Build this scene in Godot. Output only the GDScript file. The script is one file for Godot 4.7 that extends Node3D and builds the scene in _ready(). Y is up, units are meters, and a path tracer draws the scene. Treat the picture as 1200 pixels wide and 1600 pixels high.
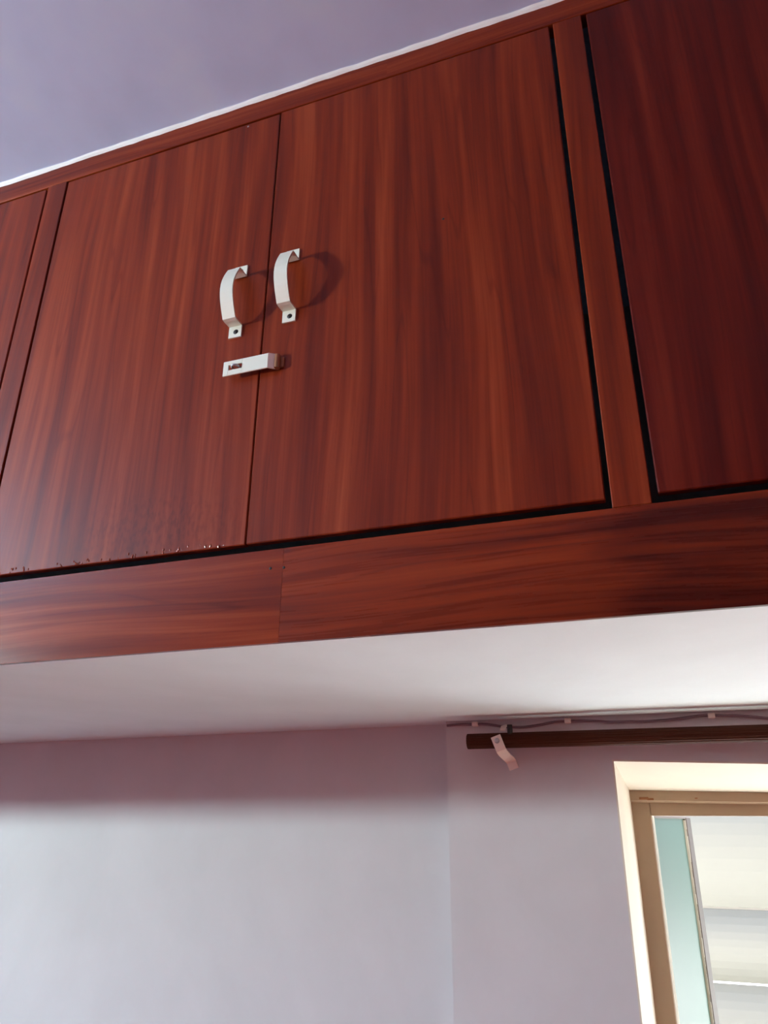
extends Node3D

# A loft cupboard over a window wall. Lengths below are in "loft units" of 0.62 m
# (the distance from the eye to the cupboard front); pt() turns them into metres.
const S := 0.62
const EYE := 1.85
const CEIL := 1.475      # ceiling height over the eye
const SOF := 0.251       # underside of the loft slab
const ZF := 1.0          # cupboard front
const ZW := 2.01         # window wall
const XL := -4.226       # left wall
const XR := 2.016        # right wall
const ZR := -3.0         # wall behind the viewer
const FLOOR := -1.85 / 0.62

var M := {}
var rng := RandomNumberGenerator.new()

func pt(x: float, y: float, z: float) -> Vector3:
	return Vector3(x * S, EYE + y * S, -z * S)

# ------------------------------------------------------------------ helpers
func mb() -> SurfaceTool:
	var st := SurfaceTool.new()
	st.begin(Mesh.PRIMITIVE_TRIANGLES)
	return st

func vtx(st: SurfaceTool, v: Vector3, n: Vector3, uv: Vector2) -> void:
	st.set_normal(n)
	st.set_uv(uv)
	st.add_vertex(v)

# planar UV: u along x (or z on faces across x), v downwards, in metres
func uv_of(v: Vector3) -> Vector2:
	return Vector2(v.x, -v.y)

func tri(st: SurfaceTool, a: Vector3, b: Vector3, c: Vector3, out: Vector3) -> void:
	var n := (c - a).cross(b - a)
	if n.length() < 1e-12:
		return
	n = n.normalized()
	if n.dot(out) < 0.0:
		var t := b
		b = c
		c = t
		n = -n
	vtx(st, a, n, uv_of(a))
	vtx(st, b, n, uv_of(b))
	vtx(st, c, n, uv_of(c))

func quad(st: SurfaceTool, a: Vector3, b: Vector3, c: Vector3, d: Vector3, out: Vector3) -> void:
	tri(st, a, b, c, out)
	tri(st, a, c, d, out)

# eight corners: lower ring then upper ring, same order round
func hexa(st: SurfaceTool, k: Array) -> void:
	var mid := Vector3.ZERO
	for v in k:
		mid += v / 8.0
	for f in [[0, 1, 2, 3], [4, 5, 6, 7], [0, 1, 5, 4], [1, 2, 6, 5], [2, 3, 7, 6], [3, 0, 4, 7]]:
		var a: Vector3 = k[f[0]]
		var b: Vector3 = k[f[1]]
		var c: Vector3 = k[f[2]]
		var d: Vector3 = k[f[3]]
		quad(st, a, b, c, d, (a + b + c + d) / 4.0 - mid)

func box_ends(st: SurfaceTool, lo: Vector3, hi: Vector3) -> void:
	hexa(st, [Vector3(lo.x, lo.y, lo.z), Vector3(hi.x, lo.y, lo.z), Vector3(hi.x, lo.y, hi.z), Vector3(lo.x, lo.y, hi.z),
		Vector3(lo.x, hi.y, lo.z), Vector3(hi.x, hi.y, lo.z), Vector3(hi.x, hi.y, hi.z), Vector3(lo.x, hi.y, hi.z)])

# box between two corners in loft units
func ubox(st: SurfaceTool, x0: float, x1: float, y0: float, y1: float, z0: float, z1: float) -> void:
	var a := pt(x0, y0, z0)
	var b := pt(x1, y1, z1)
	box_ends(st, Vector3(minf(a.x, b.x), minf(a.y, b.y), minf(a.z, b.z)), Vector3(maxf(a.x, b.x), maxf(a.y, b.y), maxf(a.z, b.z)))

# box with all edges bevelled, metres
func cbox(st: SurfaceTool, lo: Vector3, hi: Vector3, c: float, turn := Transform3D.IDENTITY) -> void:
	var mid := (lo + hi) / 2.0
	var h := (hi - lo) / 2.0
	var P := func(sx: float, sy: float, sz: float, ax: int) -> Vector3:
		var v := Vector3(sx * (h.x - c), sy * (h.y - c), sz * (h.z - c))
		if ax == 0: v.x = sx * h.x
		elif ax == 1: v.y = sy * h.y
		else: v.z = sz * h.z
		return turn * (mid + v)
	var o := turn * mid
	for s in [-1.0, 1.0]:
		for ax in 3:
			var q := []
			for e in [[-1.0, -1.0], [1.0, -1.0], [1.0, 1.0], [-1.0, 1.0]]:
				var g := [e[0], e[1]]
				g.insert(ax, s)
				q.append(P.call(g[0], g[1], g[2], ax))
			quad(st, q[0], q[1], q[2], q[3], (q[0] + q[2]) / 2.0 - o)
		for t in [-1.0, 1.0]:
			for e in [[0, 1, 2], [0, 2, 1], [1, 2, 0]]:
				var q := []
				for w in [-1.0, 1.0]:
					var g := [0.0, 0.0, 0.0]
					g[e[0]] = s
					g[e[1]] = t
					g[e[2]] = w
					q.append(P.call(g[0], g[1], g[2], e[0]))
					q.append(P.call(g[0], g[1], g[2], e[1]))
				quad(st, q[0], q[1], q[3], q[2], (q[0] + q[3]) / 2.0 - o)
			for u in [-1.0, 1.0]:
				var a: Vector3 = P.call(s, t, u, 0)
				var b: Vector3 = P.call(s, t, u, 1)
				var d: Vector3 = P.call(s, t, u, 2)
				tri(st, a, b, d, (a + b + d) / 3.0 - o)

# bevelled box between corners in loft units
func ucbox(st: SurfaceTool, x0: float, x1: float, y0: float, y1: float, z0: float, z1: float, c := 0.0015) -> void:
	var a := pt(x0, y0, z0)
	var b := pt(x1, y1, z1)
	cbox(st, Vector3(minf(a.x, b.x), minf(a.y, b.y), minf(a.z, b.z)), Vector3(maxf(a.x, b.x), maxf(a.y, b.y), maxf(a.z, b.z)), c)

# round tube along points (metres), optional flutes
func tube(st: SurfaceTool, path: PackedVector3Array, r: float, sides: int, flutes := 0, depth := 0.0) -> void:
	var rings := []
	for i in path.size():
		var d := (path[mini(i + 1, path.size() - 1)] - path[maxi(i - 1, 0)]).normalized()
		var up := Vector3.UP if absf(d.y) < 0.9 else Vector3.RIGHT
		var a := d.cross(up).normalized()
		var b := a.cross(d).normalized()
		var ring := []
		for k in sides:
			var th := TAU * k / sides
			var rr := r
			var dr := 0.0
			if flutes > 0:
				rr += depth * cos(th * flutes)
				dr = -depth * flutes * sin(th * flutes)
			var e := a * cos(th) + b * sin(th)
			var tg := b * cos(th) - a * sin(th)
			ring.append([path[i] + e * rr, (e * rr - tg * dr).normalized(), Vector2(i, float(k) / sides)])
		rings.append(ring)
	for i in rings.size() - 1:
		for k in sides:
			var q := [rings[i][k], rings[i][(k + 1) % sides], rings[i + 1][(k + 1) % sides], rings[i + 1][k]]
			var face: Vector3 = (q[2][0] - q[0][0]).cross(q[1][0] - q[0][0])
			var order := [0, 1, 2, 0, 2, 3] if face.dot(q[0][1]) > 0.0 else [0, 2, 1, 0, 3, 2]
			for j in order:
				vtx(st, q[j][0], q[j][1], q[j][2])
	for e in [0, rings.size() - 1]:
		var out: Vector3 = path[e] - path[1 if e == 0 else e - 1]
		for k in sides:
			tri(st, path[e], rings[e][k][0], rings[e][(k + 1) % sides][0], out)

# lathe of (radius, height) pairs about an axis
func lathe(st: SurfaceTool, prof: Array, at: Transform3D, sides := 20) -> void:
	for i in prof.size() - 1:
		var p: Vector2 = prof[i]
		var q: Vector2 = prof[i + 1]
		for k in sides:
			var t0 := TAU * k / sides
			var t1 := TAU * (k + 1) / sides
			var a := Vector3(p.x * cos(t0), p.y, p.x * sin(t0))
			var b := Vector3(p.x * cos(t1), p.y, p.x * sin(t1))
			var c := Vector3(q.x * cos(t1), q.y, q.x * sin(t1))
			var d := Vector3(q.x * cos(t0), q.y, q.x * sin(t0))
			var sl := (q - p).normalized()
			var tm := (t0 + t1) / 2.0
			var out := Vector3(sl.y * cos(tm), -sl.x, sl.y * sin(tm))
			quad(st, at * a, at * b, at * c, at * d, at.basis * out)

# flat strap of given width (along x) and thickness following a (y, z) path, metres
func strap(st: SurfaceTool, path: Array, x: float, w: float, th: float) -> void:
	var L := []
	for i in path.size():
		var d: Vector2 = (path[mini(i + 1, path.size() - 1)] - path[maxi(i - 1, 0)]).normalized()
		var n := Vector2(-d.y, d.x) * th / 2.0
		var c: Vector2 = path[i]
		L.append([Vector3(x - w / 2, c.x + n.x, c.y + n.y), Vector3(x + w / 2, c.x + n.x, c.y + n.y), Vector3(x + w / 2, c.x - n.x, c.y - n.y), Vector3(x - w / 2, c.x - n.x, c.y - n.y)])
	for i in L.size() - 1:
		var mid := Vector3.ZERO
		for v in L[i] + L[i + 1]:
			mid += v / 8.0
		for k in 4:
			var a: Vector3 = L[i][k]
			var b: Vector3 = L[i][(k + 1) % 4]
			var c: Vector3 = L[i + 1][(k + 1) % 4]
			var d: Vector3 = L[i + 1][k]
			quad(st, a, b, c, d, (a + b + c + d) / 4.0 - mid)
	for e in [0, L.size() - 1]:
		var p2: Vector2 = path[e] - path[1 if e == 0 else e - 1]
		quad(st, L[e][0], L[e][1], L[e][2], L[e][3], Vector3(0, p2.x, p2.y))

func build(st: SurfaceTool, called: String, m: Material, parent: Node = self) -> MeshInstance3D:
	var o := MeshInstance3D.new()
	o.name = called
	o.mesh = st.commit()
	o.material_override = m
	parent.add_child(o, true)
	return o

func base(called: String, at := Vector3.ZERO) -> Node3D:
	var o := Node3D.new()
	o.name = called
	add_child(o, true)
	o.position = at
	return o

func tag(o: Node, label: String, category: String, kind := "", group := "") -> void:
	o.set_meta("label", label)
	if category: o.set_meta("category", category)
	if kind: o.set_meta("kind", kind)
	if group: o.set_meta("group", group)

# ------------------------------------------------------------------ materials
func plain(c: Color, rough: float, metal := 0.0) -> StandardMaterial3D:
	var m := StandardMaterial3D.new()
	m.albedo_color = c
	m.roughness = rough
	m.metallic = metal
	return m

func noise(seed_: int, f := 1.0, oct := 3) -> FastNoiseLite:
	var n := FastNoiseLite.new()
	n.seed = seed_
	n.noise_type = FastNoiseLite.TYPE_SIMPLEX_SMOOTH
	n.frequency = f
	n.fractal_octaves = oct
	return n

# paint: a tone with faint mottling and fine roller relief
func paint(c: Color, seed_: int, rough := 0.75, spread := 0.05) -> StandardMaterial3D:
	var w := 256
	var img := Image.create(w, w, false, Image.FORMAT_RGB8)
	var n := noise(seed_, 1.0, 4)
	for y in w:
		for x in w:
			var a := TAU * x / w
			var b := TAU * y / w
			var t := n.get_noise_3d(cos(a) * 0.9 + 3.0, sin(a) * 0.9, cos(b) * 0.9) * 0.6 + n.get_noise_3d(sin(b) * 2.0, cos(a) * 2.0 + 9.0, sin(a) * 2.0 + cos(b)) * 0.4
			var k := 1.0 + spread * t
			img.set_pixel(x, y, Color(c.r * k, c.g * k, c.b * k))
	var m := StandardMaterial3D.new()
	m.albedo_texture = ImageTexture.create_from_image(img)
	m.uv1_triplanar = true
	m.uv1_world_triplanar = true
	m.uv1_scale = Vector3.ONE * 0.8
	m.roughness = rough
	return m

# varnished wood, w x h metres at res pixels per metre; grain runs down (v) unless flat
func wood(w: float, h: float, res: float, seed_: int, flat := false, tones := [], blotch := Rect2(), gloss := 0.36, heart := -1.0) -> StandardMaterial3D:
	var W := int(w * res)
	var H := int(h * res)
	var n1 := noise(seed_, 1.0, 2)
	var n2 := noise(seed_ + 11, 1.0, 3)
	var n3 := noise(seed_ + 23, 1.0, 2)
	var dark: Color = tones[0] if tones else Color8(84, 22, 5)
	var mid: Color = tones[1] if tones else Color8(118, 40, 11)
	var lite: Color = tones[2] if tones else Color8(147, 64, 30)
	var col := PackedByteArray()
	var rgh := PackedByteArray()
	col.resize(W * H * 3)
	rgh.resize(W * H)
	for y in H:
		for x in W:
			var U := float(y if flat else x) / res
			var V := float(x if flat else y) / res
			var wv := n3.get_noise_2d(U * 5.0, V * (1.3 if flat else 1.1)) * 0.014
			var q := U + wv
			var g1 := n1.get_noise_2d(q * 330.0, V * 7.0)
			var g2 := n2.get_noise_2d(q * 70.0, V * 2.2 + 5.0)
			var g3 := n3.get_noise_2d(q * 20.0 + 40.0, V * 0.9)
			var t := 0.47 + 0.10 * g1 + 0.30 * g2 + 0.42 * g3
			# thin dark figure lines
			var ring := absf(n1.get_noise_2d(q * 26.0 + 90.0, V * 1.0 + 7.0))
			t -= 0.16 * smoothstep(0.05, 0.0, ring)
			if blotch.has_area():
				var bx := (float(x) / W - blotch.position.x) / blotch.size.x
				var by := (float(y) / H - blotch.position.y) / blotch.size.y
				var br := bx * bx + by * by
				if br < 1.0:
					var sp := n2.get_noise_2d(float(x) / res * 160.0, float(y) / res * 70.0)
					t -= 0.22 * (1.0 - br) * smoothstep(-0.2, 0.5, sp)
			if heart > 0.0:   # darker heartwood beyond this length along the board
				var e := V + 0.05 * n2.get_noise_2d(U * 40.0, V * 6.0 + 3.0) + 0.03 * g2
				t -= 0.30 * smoothstep(heart - 0.03, heart + 0.05, e)
			t = clampf(t, 0.0, 1.0)
			var c := dark.lerp(mid, t * 2.0) if t < 0.5 else mid.lerp(lite, t * 2.0 - 1.0)
			var i := (y * W + x)
			col[i * 3] = int(c.r * 255.0)
			col[i * 3 + 1] = int(c.g * 255.0)
			col[i * 3 + 2] = int(c.b * 255.0)
			rgh[i] = int(clampf(gloss + (0.02 if flat else 0.06) * g2 + (0.02 if flat else 0.05) * g1, 0.0, 1.0) * 255.0)
	var m := StandardMaterial3D.new()
	m.albedo_texture = ImageTexture.create_from_image(Image.create_from_data(W, H, false, Image.FORMAT_RGB8, col))
	m.roughness_texture = ImageTexture.create_from_image(Image.create_from_data(W, H, false, Image.FORMAT_L8, rgh))
	m.roughness_texture_channel = BaseMaterial3D.TEXTURE_CHANNEL_GRAYSCALE
	m.roughness = 1.0
	m.uv1_scale = Vector3(1.0 / w, 1.0 / h, 1.0)
	m.metallic_specular = 0.34
	return m

# the same wood laid so that the texture's corner sits at (x, y) metres
func laid(m: StandardMaterial3D, x: float, y: float) -> StandardMaterial3D:
	var c: StandardMaterial3D = m.duplicate()
	c.uv1_offset = Vector3(-x * m.uv1_scale.x, y * m.uv1_scale.y, 0)
	return c

# ------------------------------------------------------------------ scene
func _ready() -> void:
	rng.seed = 7
	view_and_light()
	materials()
	room()
	loft()
	window()
	outdoors()
	curtain_rod()
	cable()
	wall_lamp()

func view_and_light() -> void:
	var cam := Camera3D.new()
	cam.name = "camera"
	add_child(cam)
	var dx := Vector3(0.94275211, -0.12425242, -0.30948312)
	var dy := Vector3(0.00499981, -0.92263089, 0.38565171)
	var dz := Vector3(0.33345684, 0.36512132, 0.86919098)
	var right := Vector3(dx.x, dy.x, -dz.x)
	var up := -Vector3(dx.y, dy.y, -dz.y)
	var back := -Vector3(dx.z, dy.z, -dz.z)
	cam.transform = Transform3D(Basis(right, up, back).orthonormalized(), Vector3(0, EYE, 0))
	cam.fov = rad_to_deg(2.0 * atan(800.0 / 1157.0))
	cam.near = 0.02
	cam.current = true

	var we := WorldEnvironment.new()
	we.name = "environment"
	var env := Environment.new()
	env.background_mode = Environment.BG_SKY
	var sky := Sky.new()
	var sm := ProceduralSkyMaterial.new()
	sm.sky_top_color = Color(0.45, 0.62, 0.86)
	sm.sky_horizon_color = Color(0.86, 0.90, 0.94)
	sm.ground_horizon_color = Color(0.80, 0.80, 0.78)
	sm.ground_bottom_color = Color(0.55, 0.53, 0.50)
	sm.sky_energy_multiplier = 1.6
	sm.ground_energy_multiplier = 1.6
	sky.sky_material = sm
	env.sky = sky
	env.ambient_light_source = Environment.AMBIENT_SOURCE_DISABLED
	env.tonemap_mode = Environment.TONE_MAPPER_LINEAR
	env.tonemap_exposure = 1.0
	env.sdfgi_enabled = true
	env.ssao_enabled = true
	env.ssil_enabled = true
	we.environment = env
	add_child(we)

	var sun := DirectionalLight3D.new()
	sun.name = "sun"
	sun.light_color = Color(1.0, 0.985, 0.955)
	sun.light_energy = 16.0
	sun.light_angular_distance = 0.6
	sun.shadow_enabled = true
	add_child(sun)
	# the sun stands over the terrace, high beyond the window
	sun.look_at_from_position(Vector3(-2.2, 6.2, -4.2), Vector3.ZERO, Vector3.UP)

func materials() -> void:
	M.ceiling = paint(Color8(206, 220, 255), 3, 0.7, 0.07)
	M.wall = paint(Color8(194, 191, 195), 5, 0.72, 0.04)
	M.soffit = paint(Color8(217, 230, 236), 8, 0.7, 0.03)
	M.white = paint(Color8(240, 240, 240), 9, 0.55, 0.05)
	M.floor = paint(Color8(150, 66, 52), 12, 0.35, 0.12)
	M.mauve = paint(Color8(152, 126, 142), 13, 0.8, 0.05)
	M.brick = paint(Color8(152, 80, 72), 14, 0.8, 0.06)
	M.cream = paint(Color8(168, 148, 126), 15, 0.5, 0.06)
	M.reveal = paint(Color8(208, 200, 186), 17, 0.6, 0.04)
	M.metal = plain(Color8(236, 239, 224), 0.4, 0.1)
	M.steel = plain(Color8(176, 178, 186), 0.28, 0.8)
	M.rust = plain(Color8(150, 104, 72), 0.6, 0.3)
	M.black = plain(Color8(22, 17, 16), 0.6)
	M.rod = plain(Color8(66, 32, 19), 0.6)
	M.rod.metallic_specular = 0.25
	M.clip = plain(Color8(228, 214, 206), 0.5)
	M.cable = plain(Color8(118, 96, 106), 0.5)
	M.stile = plain(Color8(66, 53, 40), 0.6)
	M.putty = plain(Color8(170, 164, 146), 0.8)
	M.slat = plain(Color8(122, 120, 108), 0.6)
	M.terrace = paint(Color8(206, 209, 208), 21, 0.9, 0.08)
	var g := plain(Color8(44, 78, 62), 0.45)
	g.backlight = Color(0.09, 0.145, 0.12)
	M.glass = g
	var lamp := plain(Color8(250, 250, 250), 0.4)
	lamp.emission_enabled = true
	lamp.emission = Color(0.85, 0.965, 0.965)
	lamp.emission_energy_multiplier = 6.0
	M.globe = lamp

# ------------------------------------------------------------------ room shell
func structure(st: SurfaceTool, called: String, m: Material, label: String) -> MeshInstance3D:
	var o := build(st, called, m)
	tag(o, label, called.get_slice("_", 0), "structure")
	return o

func room() -> void:
	var st := mb()
	ubox(st, XL - 0.3, XR + 0.3, FLOOR - 0.2, FLOOR, ZR - 0.3, 2.55)
	structure(st, "floor", M.floor, "red oxide floor of the room")
	st = mb()
	ubox(st, XL - 0.3, XR + 0.3, CEIL, CEIL + 0.25, ZR - 0.3, 2.55)
	structure(st, "ceiling", M.ceiling, "lavender painted ceiling above the wooden loft cupboard")
	st = mb()
	ubox(st, XL - 0.3, XL, FLOOR, CEIL, ZR, 2.55)
	structure(st, "wall_left", M.mauve, "mauve painted side wall carrying the globe lamp")
	st = mb()
	ubox(st, XR, XR + 0.3, FLOOR, CEIL, ZR, 2.55)
	structure(st, "wall_right", M.brick, "brick rose painted side wall beyond the window")
	st = mb()
	ubox(st, XL - 0.3, XR + 0.3, FLOOR, CEIL, ZR - 0.3, ZR)
	structure(st, "wall_front", M.brick, "brick rose painted wall facing the loft cupboard")
	# back wall, a little out of square
	st = mb()
	var k := []
	for y in [FLOOR, CEIL]:
		k += [pt(XL, y, 2.262), pt(-0.534, y, 2.068), pt(-0.534, y, 2.55), pt(XL, y, 2.55)]
	hexa(st, k)
	structure(st, "wall_back", M.wall, "plain lavender wall below the loft with a shaded top band")
	# window wall: piers, breast and lintel round the opening
	st = mb()
	k = []
	for y in [FLOOR, CEIL]:
		k += [pt(-0.534, y, ZW), pt(-0.112, y, ZW), pt(-0.098, y, 2.55), pt(-0.534, y, 2.55)]
	hexa(st, k)
	ubox(st, 1.5, XR, FLOOR, CEIL, ZW, 2.55)
	k = [pt(-0.112, FLOOR, ZW), pt(1.5, FLOOR, ZW), pt(1.5, FLOOR, 2.55), pt(-0.098, FLOOR, 2.55)]
	k += [pt(-0.112, -1.75, ZW), pt(1.5, -1.75, ZW), pt(1.5, -1.75, 2.55), pt(-0.098, -1.75, 2.55)]
	hexa(st, k)
	k = [pt(-0.112, 0.1445, ZW), pt(1.5, 0.085, ZW), pt(1.5, 0.045, 2.55), pt(-0.098, 0.082, 2.55)]
	k += [pt(-0.112, CEIL, ZW), pt(1.5, CEIL, ZW), pt(1.5, CEIL, 2.55), pt(-0.098, CEIL, 2.55)]
	hexa(st, k)
	var wwin := structure(st, "wall_window", M.wall, "lavender wall with the window, standing slightly proud of its neighbour")
	# cream paint on the reveal of the opening
	st = mb()
	var th := 0.004
	k = [pt(-0.112, -1.75, ZW), pt(-0.112 + th, -1.75, ZW), pt(-0.098 + th, -1.75, 2.55), pt(-0.098, -1.75, 2.55)]
	k += [pt(-0.112, 0.1445, ZW), pt(-0.112 + th, 0.1445 - th, ZW), pt(-0.098 + th, 0.082 - th, 2.55), pt(-0.098, 0.082, 2.55)]
	hexa(st, k)
	k = [pt(-0.112 + th, 0.1445 - th, ZW), pt(1.5, 0.085 - th, ZW), pt(1.5, 0.045 - th, 2.55), pt(-0.098 + th, 0.082 - th, 2.55)]
	k += [pt(-0.112, 0.1445, ZW), pt(1.5, 0.085, ZW), pt(1.5, 0.045, 2.55), pt(-0.098, 0.082, 2.55)]
	hexa(st, k)
	ubox(st, 1.5 - th, 1.5, -1.75, 0.08, ZW, 2.55)
	ubox(st, -0.108, 1.5, -1.75, -1.74, ZW - 0.04, 2.55)
	build(st, "reveal_plaster", M.reveal, wwin).set_meta("label", "cream white plaster lining the window opening")

	# loft slab
	st = mb()
	ubox(st, XL, -0.534, SOF, SOF + 0.06, 1.0085, 2.30)
	ubox(st, -0.534, XR, SOF, SOF + 0.06, 1.0085, ZW + 0.02)
	structure(st, "loft_slab", M.soffit, "white plastered underside of the loft above the window")

	# ragged bead of white paint and filler between ceiling and cupboard
	st = mb()
	bead(st, XL, XR, CEIL, 0.0075, 0.0022, 31)
	structure(st, "trim_1", M.white, "ragged white filler bead where cupboard meets ceiling")

# a wavy quarter bead running along x under height y at the cupboard front
func bead(st: SurfaceTool, x0: float, x1: float, y: float, size: float, wob: float, seed_: int) -> void:
	var n := noise(seed_, 1.0, 3)
	var rows := []
	var steps := 420
	for i in steps + 1:
		var x := lerpf(x0, x1, float(i) / steps)
		var a := size + wob * n.get_noise_2d(x * 14.0, 0.0)
		var b := size * 0.9 + wob * n.get_noise_2d(x * 9.0, 5.0)
		rows.append([pt(x, y, ZF - b), pt(x, y - a * 0.55, ZF - b * 0.6), pt(x, y - a, ZF)])
	for i in steps:
		for k in 2:
			quad(st, rows[i][k], rows[i + 1][k], rows[i + 1][k + 1], rows[i][k + 1], Vector3(0, -1, 1))

# ------------------------------------------------------------------ loft cupboard
func door(parent: Node, x0: float, x1: float, y0: float, y1: float, m: StandardMaterial3D) -> MeshInstance3D:
	var st := mb()
	ucbox(st, x0, x1, y0, y1, ZF, ZF + 0.015, 0.0010)
	return build(st, "door", laid(m, x0 * S, EYE + y1 * S), parent)

func handle_mesh() -> ArrayMesh:
	# bent strap: lower tab, leg, arched grip, leg, upper tab; origin at the lower leg's foot
	var st := mb()
	var h := 0.071
	var path := [Vector2(-0.0165, 0.001), Vector2(-0.001, 0.001), Vector2(0.0, 0.002)]
	path.append(Vector2(-0.0005, 0.013))
	for i in 13:
		var t := i / 12.0
		path.append(Vector2(lerpf(0.0, h, t), 0.0165 + 0.0115 * sin(PI * t)))
	path.append(Vector2(h + 0.0005, 0.013))
	path += [Vector2(h, 0.002), Vector2(h + 0.001, 0.001), Vector2(h + 0.0165, 0.001)]
	strap(st, path, 0.0, 0.0165, 0.0019)
	return st.commit()

func screw_mesh() -> ArrayMesh:
	var st := mb()
	lathe(st, [Vector2(0.0001, 0.0012), Vector2(0.0018, 0.001), Vector2(0.0034, 0.0)], Transform3D(Basis(Vector3.RIGHT, PI / 2), Vector3.ZERO), 12)
	return st.commit()

func add_mesh(called: String, mesh: Mesh, m: Material, parent: Node, at: Vector3) -> MeshInstance3D:
	var o := MeshInstance3D.new()
	o.name = called
	o.mesh = mesh
	o.material_override = m
	parent.add_child(o, true)
	o.position = at
	return o

func fit_handle(d: Node, hm: Mesh, sm: Mesh, x: float, y: float) -> void:
	var at := pt(x, y, ZF)
	add_mesh("handle", hm, M.metal, d, at).set_meta("label", "arched strap pull handle of pale plated metal")
	add_mesh("screw", sm, M.black, d, at + Vector3(0.001, -0.009, 0.0019))
	add_mesh("screw", sm, M.black, d, at + Vector3(0, 0.080, 0.0019))

func loft() -> void:
	var c := base("loft_cupboard")
	tag(c, "long reddish brown varnished wooden loft cupboard below the ceiling", "cupboard")
	var w1 := wood(0.37, 0.63, 1250.0, 101, false, [], Rect2(0.62, 0.93, 0.36, 0.09))
	var w2 := wood(0.37, 0.63, 1250.0, 211)
	var w3 := wood(0.37, 0.63, 1250.0, 331, false, [Color8(60, 7, 2), Color8(86, 18, 5), Color8(112, 36, 14)])
	var wr := wood(1.2, 0.10, 1250.0, 421, true, [], Rect2(), 0.24)
	var wr2 := wood(1.6, 0.10, 1250.0, 523, true, [Color8(66, 15, 5), Color8(124, 43, 14), Color8(146, 62, 28)], Rect2(), 0.28, 0.30)
	var ws := wood(0.04, 0.63, 1250.0, 719)
	var yb := 0.404
	var yt := 1.413
	var g := 0.0145
	# bottom rail, boards butted end to end
	var spans := [[XL, -2.2, wr], [-2.2, -0.526, wr], [-0.526, XR, wr2]]
	for s in spans:
		var st := mb()
		ucbox(st, s[0], s[1], SOF, yb, ZF, ZF + 0.008, 0.00015)
		build(st, "bottom_rail", laid(s[2], s[0] * S, EYE + yb * S), c)
	var st0 := mb()
	ucbox(st0, XL, XR, yt, CEIL, ZF, ZF + 0.03, 0.0008)
	build(st0, "top_rail", laid(wr, XL * S, EYE + CEIL * S), c)
	for s in [[XL, -3.668], [-2.446, -2.390], [-1.223, -1.167], [-0.0185, 0.034], [1.200, 1.257], [1.95, XR]]:
		var st := mb()
		ucbox(st, s[0], s[1], yb, yt, ZF, ZF + 0.03, 0.0008)
		build(st, "stile", laid(ws, s[0] * S, EYE + yt * S), c)
	# back ledge of the bottom rail keeps the inside dark
	var hm := handle_mesh()
	var sm := screw_mesh()
	var y0 := yb + g
	var y1 := yt - 0.0025
	var spare1 := door(c, -3.664, -3.058, y0, y1, w2)
	var spare2 := door(c, -3.056, -2.450, y0, y1, w3)
	fit_handle(spare1, hm, sm, -3.115, 0.866)
	fit_handle(spare2, hm, sm, -3.005, 0.866)
	var l1 := door(c, -2.386, -1.808, y0, y1, w3)
	var l2 := door(c, -1.8065, -1.2275, y0, y1 - 0.0035, w2)
	fit_handle(l1, hm, sm, -1.865, 0.866)
	fit_handle(l2, hm, sm, -1.755, 0.866)
	var a := door(c, -1.1620, -0.5985, y0, y1 - 0.003, w1)
	var b := door(c, -0.5965, -0.0265, y0, y1, w2)
	fit_handle(a, hm, sm, -0.6555, 0.8655)
	fit_handle(b, hm, sm, -0.5435, 0.8735)
	var r1 := door(c, 0.0435, 0.621, y0, y1, w3)
	var r2 := door(c, 0.623, 1.194, y0, y1, w1)
	fit_handle(r1, hm, sm, 0.566, 0.866)
	fit_handle(r2, hm, sm, 0.678, 0.866)
	door(c, 1.262, 1.945, y0, y1, w2)
	hasp(a, b)
	# varnish runs along the foot of one door
	var st := mb()
	for i in 54:
		var x := rng.randf_range(-1.14, -0.62)
		var r := rng.randf_range(0.0006, 0.0013)
		var at := pt(x, y0 + rng.randf_range(0.002, 0.010), ZF)
		lathe(st, [Vector2(0.00005, r * 0.8), Vector2(r * 0.7, r * 0.5), Vector2(r, 0.0)], Transform3D(Basis(Vector3.RIGHT, PI / 2).scaled(Vector3(1, 1.6, 1)), at), 7)
	var dr := build(st, "varnish_drips", plain(Color8(140, 66, 44), 0.12), a)
	dr.set_meta("kind", "stuff")
	dr.set_meta("label", "hardened varnish drips along the lower door edge")
	# nail heads
	for v in [[-0.548, 0.372], [-0.524, 0.371], [-0.676, 1.40], [-0.246, 1.0]]:
		add_mesh("nail", sm, M.steel if v[1] > 1.0 else M.black, c, pt(v[0], v[1], ZF)).scale = Vector3(0.45, 0.45, 0.45)

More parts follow.
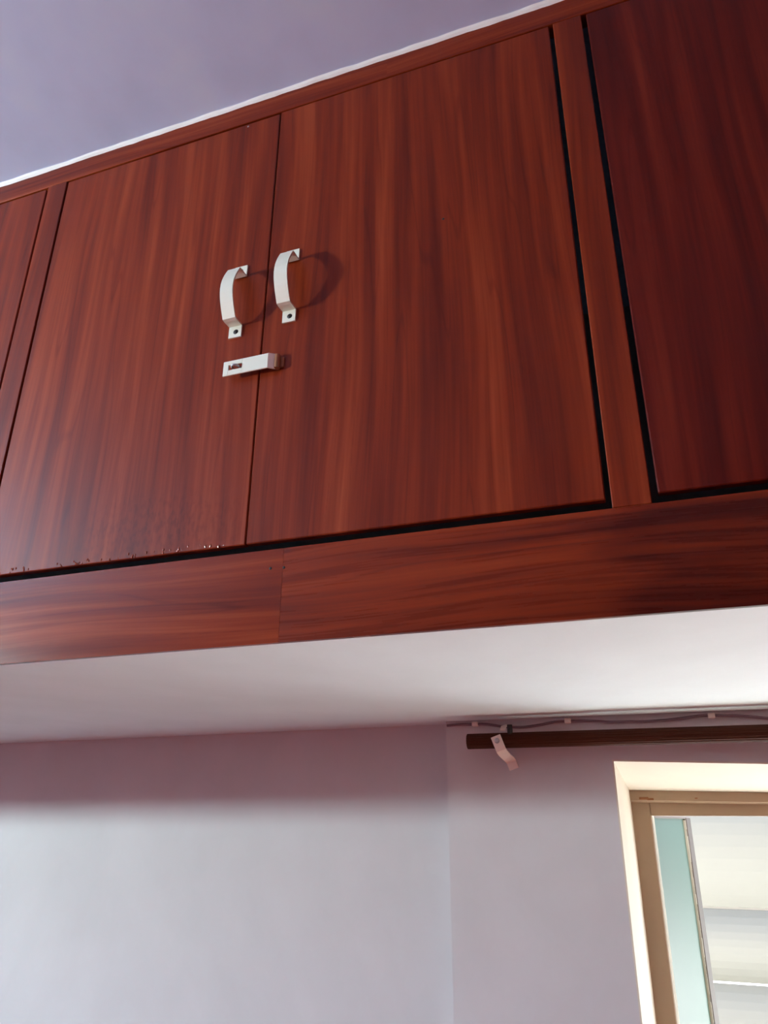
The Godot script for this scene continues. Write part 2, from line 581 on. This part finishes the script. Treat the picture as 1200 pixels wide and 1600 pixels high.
func hasp(left_door: Node, right_door: Node) -> void:
	# a hasp plate hinged on the right door, its slot over a staple on the left one
	var st := mb()
	var z := -ZF * S
	var x0 := -0.664 * S
	var x1 := -0.562 * S
	var ya := EYE + 0.7455 * S
	var yc := EYE + 0.7765 * S
	var f0 := z + 0.0085
	var f1 := z + 0.0105
	var sx0 := x0 + 0.007
	var sx1 := x0 + 0.024
	var sy0 := ya + 0.007
	var sy1 := ya + 0.0135
	cbox(st, Vector3(x0, ya, f0), Vector3(sx0, yc, f1), 0.0005)
	cbox(st, Vector3(sx1, ya, f0), Vector3(x1 - 0.006, yc, f1), 0.0005)
	cbox(st, Vector3(sx0 - 0.0006, ya, f0), Vector3(sx1 + 0.0006, sy0, f1), 0.0005)
	cbox(st, Vector3(sx0 - 0.0006, sy1, f0), Vector3(sx1 + 0.0006, yc, f1), 0.0005)
	# the end bends back to the knuckle
	hexa(st, [Vector3(x1 - 0.0065, ya, f0), Vector3(x1, ya, z + 0.004), Vector3(x1, ya, z + 0.006), Vector3(x1 - 0.0065, ya, f1),
		Vector3(x1 - 0.0065, yc, f0), Vector3(x1, yc, z + 0.004), Vector3(x1, yc, z + 0.006), Vector3(x1 - 0.0065, yc, f1)])
	build(st, "hasp", M.metal, right_door).set_meta("label", "pale metal hasp plate closed across both doors")
	st = mb()
	tube(st, PackedVector3Array([Vector3(x1 + 0.002, ya + 0.001, z + 0.004), Vector3(x1 + 0.002, yc - 0.001, z + 0.004)]), 0.0035, 14)
	cbox(st, Vector3(x1 + 0.001, ya + 0.003, z), Vector3(x1 + 0.009, yc - 0.003, z + 0.002), 0.0005)
	build(st, "hasp_hinge", M.rust, right_door).set_meta("label", "rusty hinge knuckle of the hasp")
	st = mb()
	var sxm := (sx0 + sx1) / 2.0
	var path := PackedVector3Array()
	for i in 9:
		var t := PI * i / 8.0
		path.append(Vector3(sxm - 0.0045 * cos(t), (sy0 + sy1) / 2.0, z + 0.0085 + 0.0055 * sin(t)))
	path.insert(0, Vector3(sxm - 0.0045, (sy0 + sy1) / 2.0, z))
	path.append(Vector3(sxm + 0.0045, (sy0 + sy1) / 2.0, z))
	tube(st, path, 0.0013, 8)
	build(st, "staple", M.steel, left_door)

# ------------------------------------------------------------------ window
func window() -> void:
	var w := base("window_1")
	tag(w, "cream framed window with a green glass casement standing open", "window", "structure")
	var z0 := 2.45
	var z1 := 2.55
	var st := mb()
	k_frame(st, -0.1, -0.043, -1.74, 0.088, z0 + 0.02, z1)
	build(st, "jamb", M.cream, w)
	st = mb()
	k_frame(st, 1.43, 1.496, -1.74, 0.04, z0 + 0.02, z1)
	build(st, "jamb", M.cream, w)
	st = mb()
	k_frame(st, -0.043, 1.43, -1.74, -1.68, z0 + 0.02, z1)
	build(st, "frame_sill", M.cream, w)
	st = mb()
	var k := []
	k += [pt(-0.043, 0.0195, z0 + 0.02), pt(1.43, 0.0195, z0 + 0.02), pt(1.43, 0.0195, z1), pt(-0.043, 0.0195, z1)]
	k += [pt(-0.043, 0.088, z0 + 0.02), pt(1.43, 0.044, z0 + 0.02), pt(1.43, 0.04, z1), pt(-0.043, 0.084, z1)]
	hexa(st, k)
	build(st, "head", M.cream, w)
	# batten under the lintel with a chipped spot
	st = mb()
	k = [pt(-0.099, 0.062, z0), pt(1.49, 0.032, z0), pt(1.49, 0.029, z0 + 0.02), pt(-0.099, 0.056, z0 + 0.02)]
	k += [pt(-0.099, 0.0895, z0), pt(1.49, 0.049, z0), pt(1.49, 0.049, z0 + 0.02), pt(-0.099, 0.0895, z0 + 0.02)]
	hexa(st, k)
	build(st, "batten", M.cream, w)
	st = mb()
	for v in [[-0.058, 0.0665, 0.013, 0.0035], [-0.040, 0.064, 0.009, 0.003], [0.085, 0.066, 0.004, 0.0015]]:
		ucbox(st, v[0] - v[2], v[0] + v[2], v[1] - v[3], v[1] + v[3], z0 - 0.0025, z0 + 0.004, 0.0006)
	build(st, "chipped_paint", M.rust, w).set_meta("label", "brown chip where the cream paint has flaked")
	# casement leaves swung outwards
	leaf(w, Vector3(-0.043 * S, 0, -z1 * S), deg_to_rad(79.0), 1.0)
	leaf(w, Vector3(1.43 * S, 0, -z1 * S), deg_to_rad(84.0), -1.0)

func k_frame(st: SurfaceTool, x0: float, x1: float, y0: float, y1: float, z0: float, z1: float) -> void:
	ucbox(st, x0, x1, y0, y1, z0, z1, 0.002)

# one casement: hinge at `at`, opened by `turn`; side 1 opens on its left edge, -1 on its right
func leaf(w: Node, at: Vector3, turn: float, side: float) -> void:
	var o := Node3D.new()
	o.name = "casement"
	w.add_child(o, true)
	o.position = at
	o.rotation.y = turn * side
	o.set_meta("label", "casement leaf of green obscured glass, swung outwards")
	var W := 0.40
	var y0 := EYE - 1.67 * S
	var y1 := EYE + 0.022 * S
	var T := 0.022
	var st := mb()
	cbox(st, Vector3(minf(0, side * 0.018), y0, -T), Vector3(maxf(0, side * 0.018), y1, 0), 0.002)
	build(st, "stile", M.putty, o)
	st = mb()
	var e0 := side * (W - 0.055)
	var e1 := side * W
	cbox(st, Vector3(minf(e0, e1), y0, -T), Vector3(maxf(e0, e1), y1, 0), 0.003)
	build(st, "stile", M.stile, o)
	for yy in [[y0, y0 + 0.05], [y1 - 0.005, y1]]:
		st = mb()
		cbox(st, Vector3(minf(side * 0.018, e0), yy[0], -T), Vector3(maxf(side * 0.018, e0), yy[1], 0), 0.002)
		build(st, "rail", M.stile, o)
	st = mb()
	box_ends(st, Vector3(minf(side * 0.018, e0), y0 + 0.05, -0.012), Vector3(maxf(side * 0.018, e0), y1 - 0.005, -0.007))
	build(st, "glass", M.glass, o).set_meta("label", "green obscured glass pane")
	# crumbling putty at the pane's edges
	st = mb()
	for i in 60:
		var y := lerpf(y0 + 0.05, y1 - 0.01, i / 60.0)
		var r := rng.randf_range(0.001, 0.0032)
		box_ends(st, Vector3(side * 0.018 - r, y, -0.007), Vector3(side * 0.018 + r, y + 0.019, -0.002 + r * 0.4))
		r = rng.randf_range(0.001, 0.0035)
		box_ends(st, Vector3(e0 - r, y, -0.007), Vector3(e0 + r, y + 0.019, -0.003 + r * 0.4))
	build(st, "putty", M.putty, o).set_meta("label", "crumbling pale putty round the pane")

# ------------------------------------------------------------------ outdoors
func outdoors() -> void:
	var st := mb()
	ubox(st, -14.0, 16.0, -2.05, -1.86, 2.56, 16.0)
	var t := build(st, "terrace_floor", M.terrace)
	tag(t, "sunlit concrete terrace outside the window", "terrace", "structure")
	# white slatted screen on the terrace
	var o := base("slatted_screen", pt(0, -1.86, 6.0))
	tag(o, "white horizontal slat screen seen through the open window", "screen")
	var pitch := 0.429 * S
	var n := 4
	var x0 := -1.6 * S
	var x1 := 1.4 * S
	for s in n:
		# the top slat is a deeper board than the rest
		var deep := pitch * (1.75 if s == 0 else 1.0)
		var y := 1.86 * S + (-0.0867 * 6.0) * S + (deep * 0.5 if s == 0 else pitch * (0.5 - s))
		var prof := []
		for i in 11:
			var a := lerpf(-0.5, 0.5, i / 10.0)
			prof.append(Vector2(a * (deep - 0.03 * pitch), 0.055 * (1.0 - 4.0 * a * a)))
		st = mb()
		for i in prof.size() - 1:
			var a: Vector2 = prof[i]
			var b: Vector2 = prof[i + 1]
			quad(st, Vector3(x0, y + a.x, a.y), Vector3(x1, y + a.x, a.y), Vector3(x1, y + b.x, b.y), Vector3(x0, y + b.x, b.y), Vector3(0, 0, 1))
			tri(st, Vector3(x0, y, -0.01), Vector3(x0, y + a.x, a.y), Vector3(x0, y + b.x, b.y), Vector3.LEFT)
			tri(st, Vector3(x1, y, -0.01), Vector3(x1, y + a.x, a.y), Vector3(x1, y + b.x, b.y), Vector3.RIGHT)
		var p0: Vector2 = prof[0]
		var p1: Vector2 = prof[prof.size() - 1]
		quad(st, Vector3(x0, y + p0.x, -0.01), Vector3(x1, y + p0.x, -0.01), Vector3(x1, y + p1.x, -0.01), Vector3(x0, y + p1.x, -0.01), Vector3(0, 0, -1))
		build(st, "slat", M.slat, o)
	for x in [x0, 0.0, x1 - 0.05]:
		st = mb()
		cbox(st, Vector3(x, 0, -0.06), Vector3(x + 0.05, 1.35, -0.012), 0.003)
		build(st, "post", M.slat, o)

# ------------------------------------------------------------------ curtain rod, cable, lamp
func curtain_rod() -> void:
	var y := 0.1905
	var z := 1.94
	var o := base("curtain_rod")
	tag(o, "dark brown fluted curtain rod above the window", "curtain rod")
	var st := mb()
	tube(st, PackedVector3Array([pt(-0.459, y, z), pt(0.6, y, z), pt(1.75, y, z)]), 0.0114, 160, 18, 0.0003)
	build(st, "pole", M.rod, o)
	for x in [-0.378, 1.62]:
		st = mb()
		var path := []
		for v in [[0.122, 2.008], [0.140, 2.006], [0.145, 2.0], [0.150, 1.965], [0.158, 1.925], [0.164, 1.9165], [0.172, 1.915], [0.2, 1.914]]:
			path.append(Vector2(EYE + v[0] * S, -v[1] * S))
		strap(st, path, x * S, 0.0155, 0.0022)
		var br := build(st, "bracket", M.clip, o)
		br.set_meta("label", "pale metal bracket arm clipped under the rod")
		# the arm hangs askew
		var pivot := pt(x, 0.19, 1.94)
		br.transform = Transform3D(Basis.IDENTITY, pivot) * Transform3D(Basis(Vector3.BACK, 0.34), Vector3.ZERO) * Transform3D(Basis.IDENTITY, -pivot)
		st = mb()
		lathe(st, [Vector2(0.0001, 0.003), Vector2(0.003, 0.0025), Vector2(0.0042, 0.0)], Transform3D(Basis(Vector3.RIGHT, PI / 2), pt(x, 0.188, 1.9125)), 14)
		build(st, "screw", M.steel, o)
		st = mb()
		path = []
		for v in [[0.236, 2.008], [0.232, 1.985], [0.226, 1.95], [0.214, 1.93]]:
			path.append(Vector2(EYE + v[0] * S, -v[1] * S))
		strap(st, path, (x + 0.012) * S, 0.008, 0.002)
		build(st, "hook", M.clip, o)
		st = mb()
		tube(st, PackedVector3Array([pt(x + 0.03, 0.205, 1.935), pt(x + 0.03, 0.228, 1.935)]), 0.0042, 12)
		build(st, "thumb_screw", M.black, o).set_meta("label", "black tightening screw over the rod")

func cable() -> void:
	var o := base("cable")
	tag(o, "thin painted cable sagging along the wall under the loft", "cable")
	var path := PackedVector3Array()
	var clips := [-0.452, -0.21, 0.131, 0.46, 0.80, 1.15, 1.5, 1.85]
	var n := noise(44, 1.0, 2)
	for i in 161:
		var x := lerpf(-0.53, XR - 0.01, i / 160.0)
		var sag := 0.0
		for k in clips.size() - 1:
			var c0: float = clips[k]
			var c1: float = clips[k + 1]
			if x > c0 and x < c1:
				var t := (x - c0) / (c1 - c0)
				sag = 0.012 * sin(PI * t) * sin(PI * t) * (1.0 if k % 2 == 0 else 0.7)
		path.append(pt(x, 0.2405 - sag + 0.002 * n.get_noise_2d(x * 10.0, 0), 2.004))
	var st := mb()
	tube(st, path, 0.0021, 8)
	build(st, "wire", M.cable, o)
	for x in clips:
		st = mb()
		ucbox(st, x - 0.008, x + 0.008, 0.2345, 0.2465, 1.996, 2.009, 0.001)
		build(st, "clip", M.clip, o)

func wall_lamp() -> void:
	var at := pt(-4.06, 0.62, -0.8)
	var o := base("wall_lamp", at)
	tag(o, "round white globe lamp on the side wall", "lamp")
	var back := XL * S - at.x
	var side := Basis(Vector3.FORWARD, PI / 2)
	var st := mb()
	lathe(st, [Vector2(0.0001, 0.02), Vector2(0.035, 0.018), Vector2(0.045, 0.0)], Transform3D(side, Vector3(back, 0, 0)), 24)
	build(st, "wall_plate", M.white, o)
	st = mb()
	tube(st, PackedVector3Array([Vector3(back + 0.01, 0, 0), Vector3(-0.045, 0, 0)]), 0.018, 16)
	build(st, "holder", M.white, o)
	st = mb()
	var prof := []
	for i in 17:
		var a := PI * i / 16.0
		prof.append(Vector2(maxf(0.0001, 0.05 * sin(a)), -0.05 * cos(a)))
	lathe(st, prof, Transform3D.IDENTITY, 28)
	build(st, "globe", M.globe, o)
	var l := OmniLight3D.new()
	l.name = "lamp_light"
	l.light_color = Color(0.85, 0.965, 0.965)
	l.light_energy = 6.2
	l.light_size = 0.05
	l.omni_range = 14.0
	l.omni_attenuation = 2.0
	l.shadow_enabled = true
	o.add_child(l)
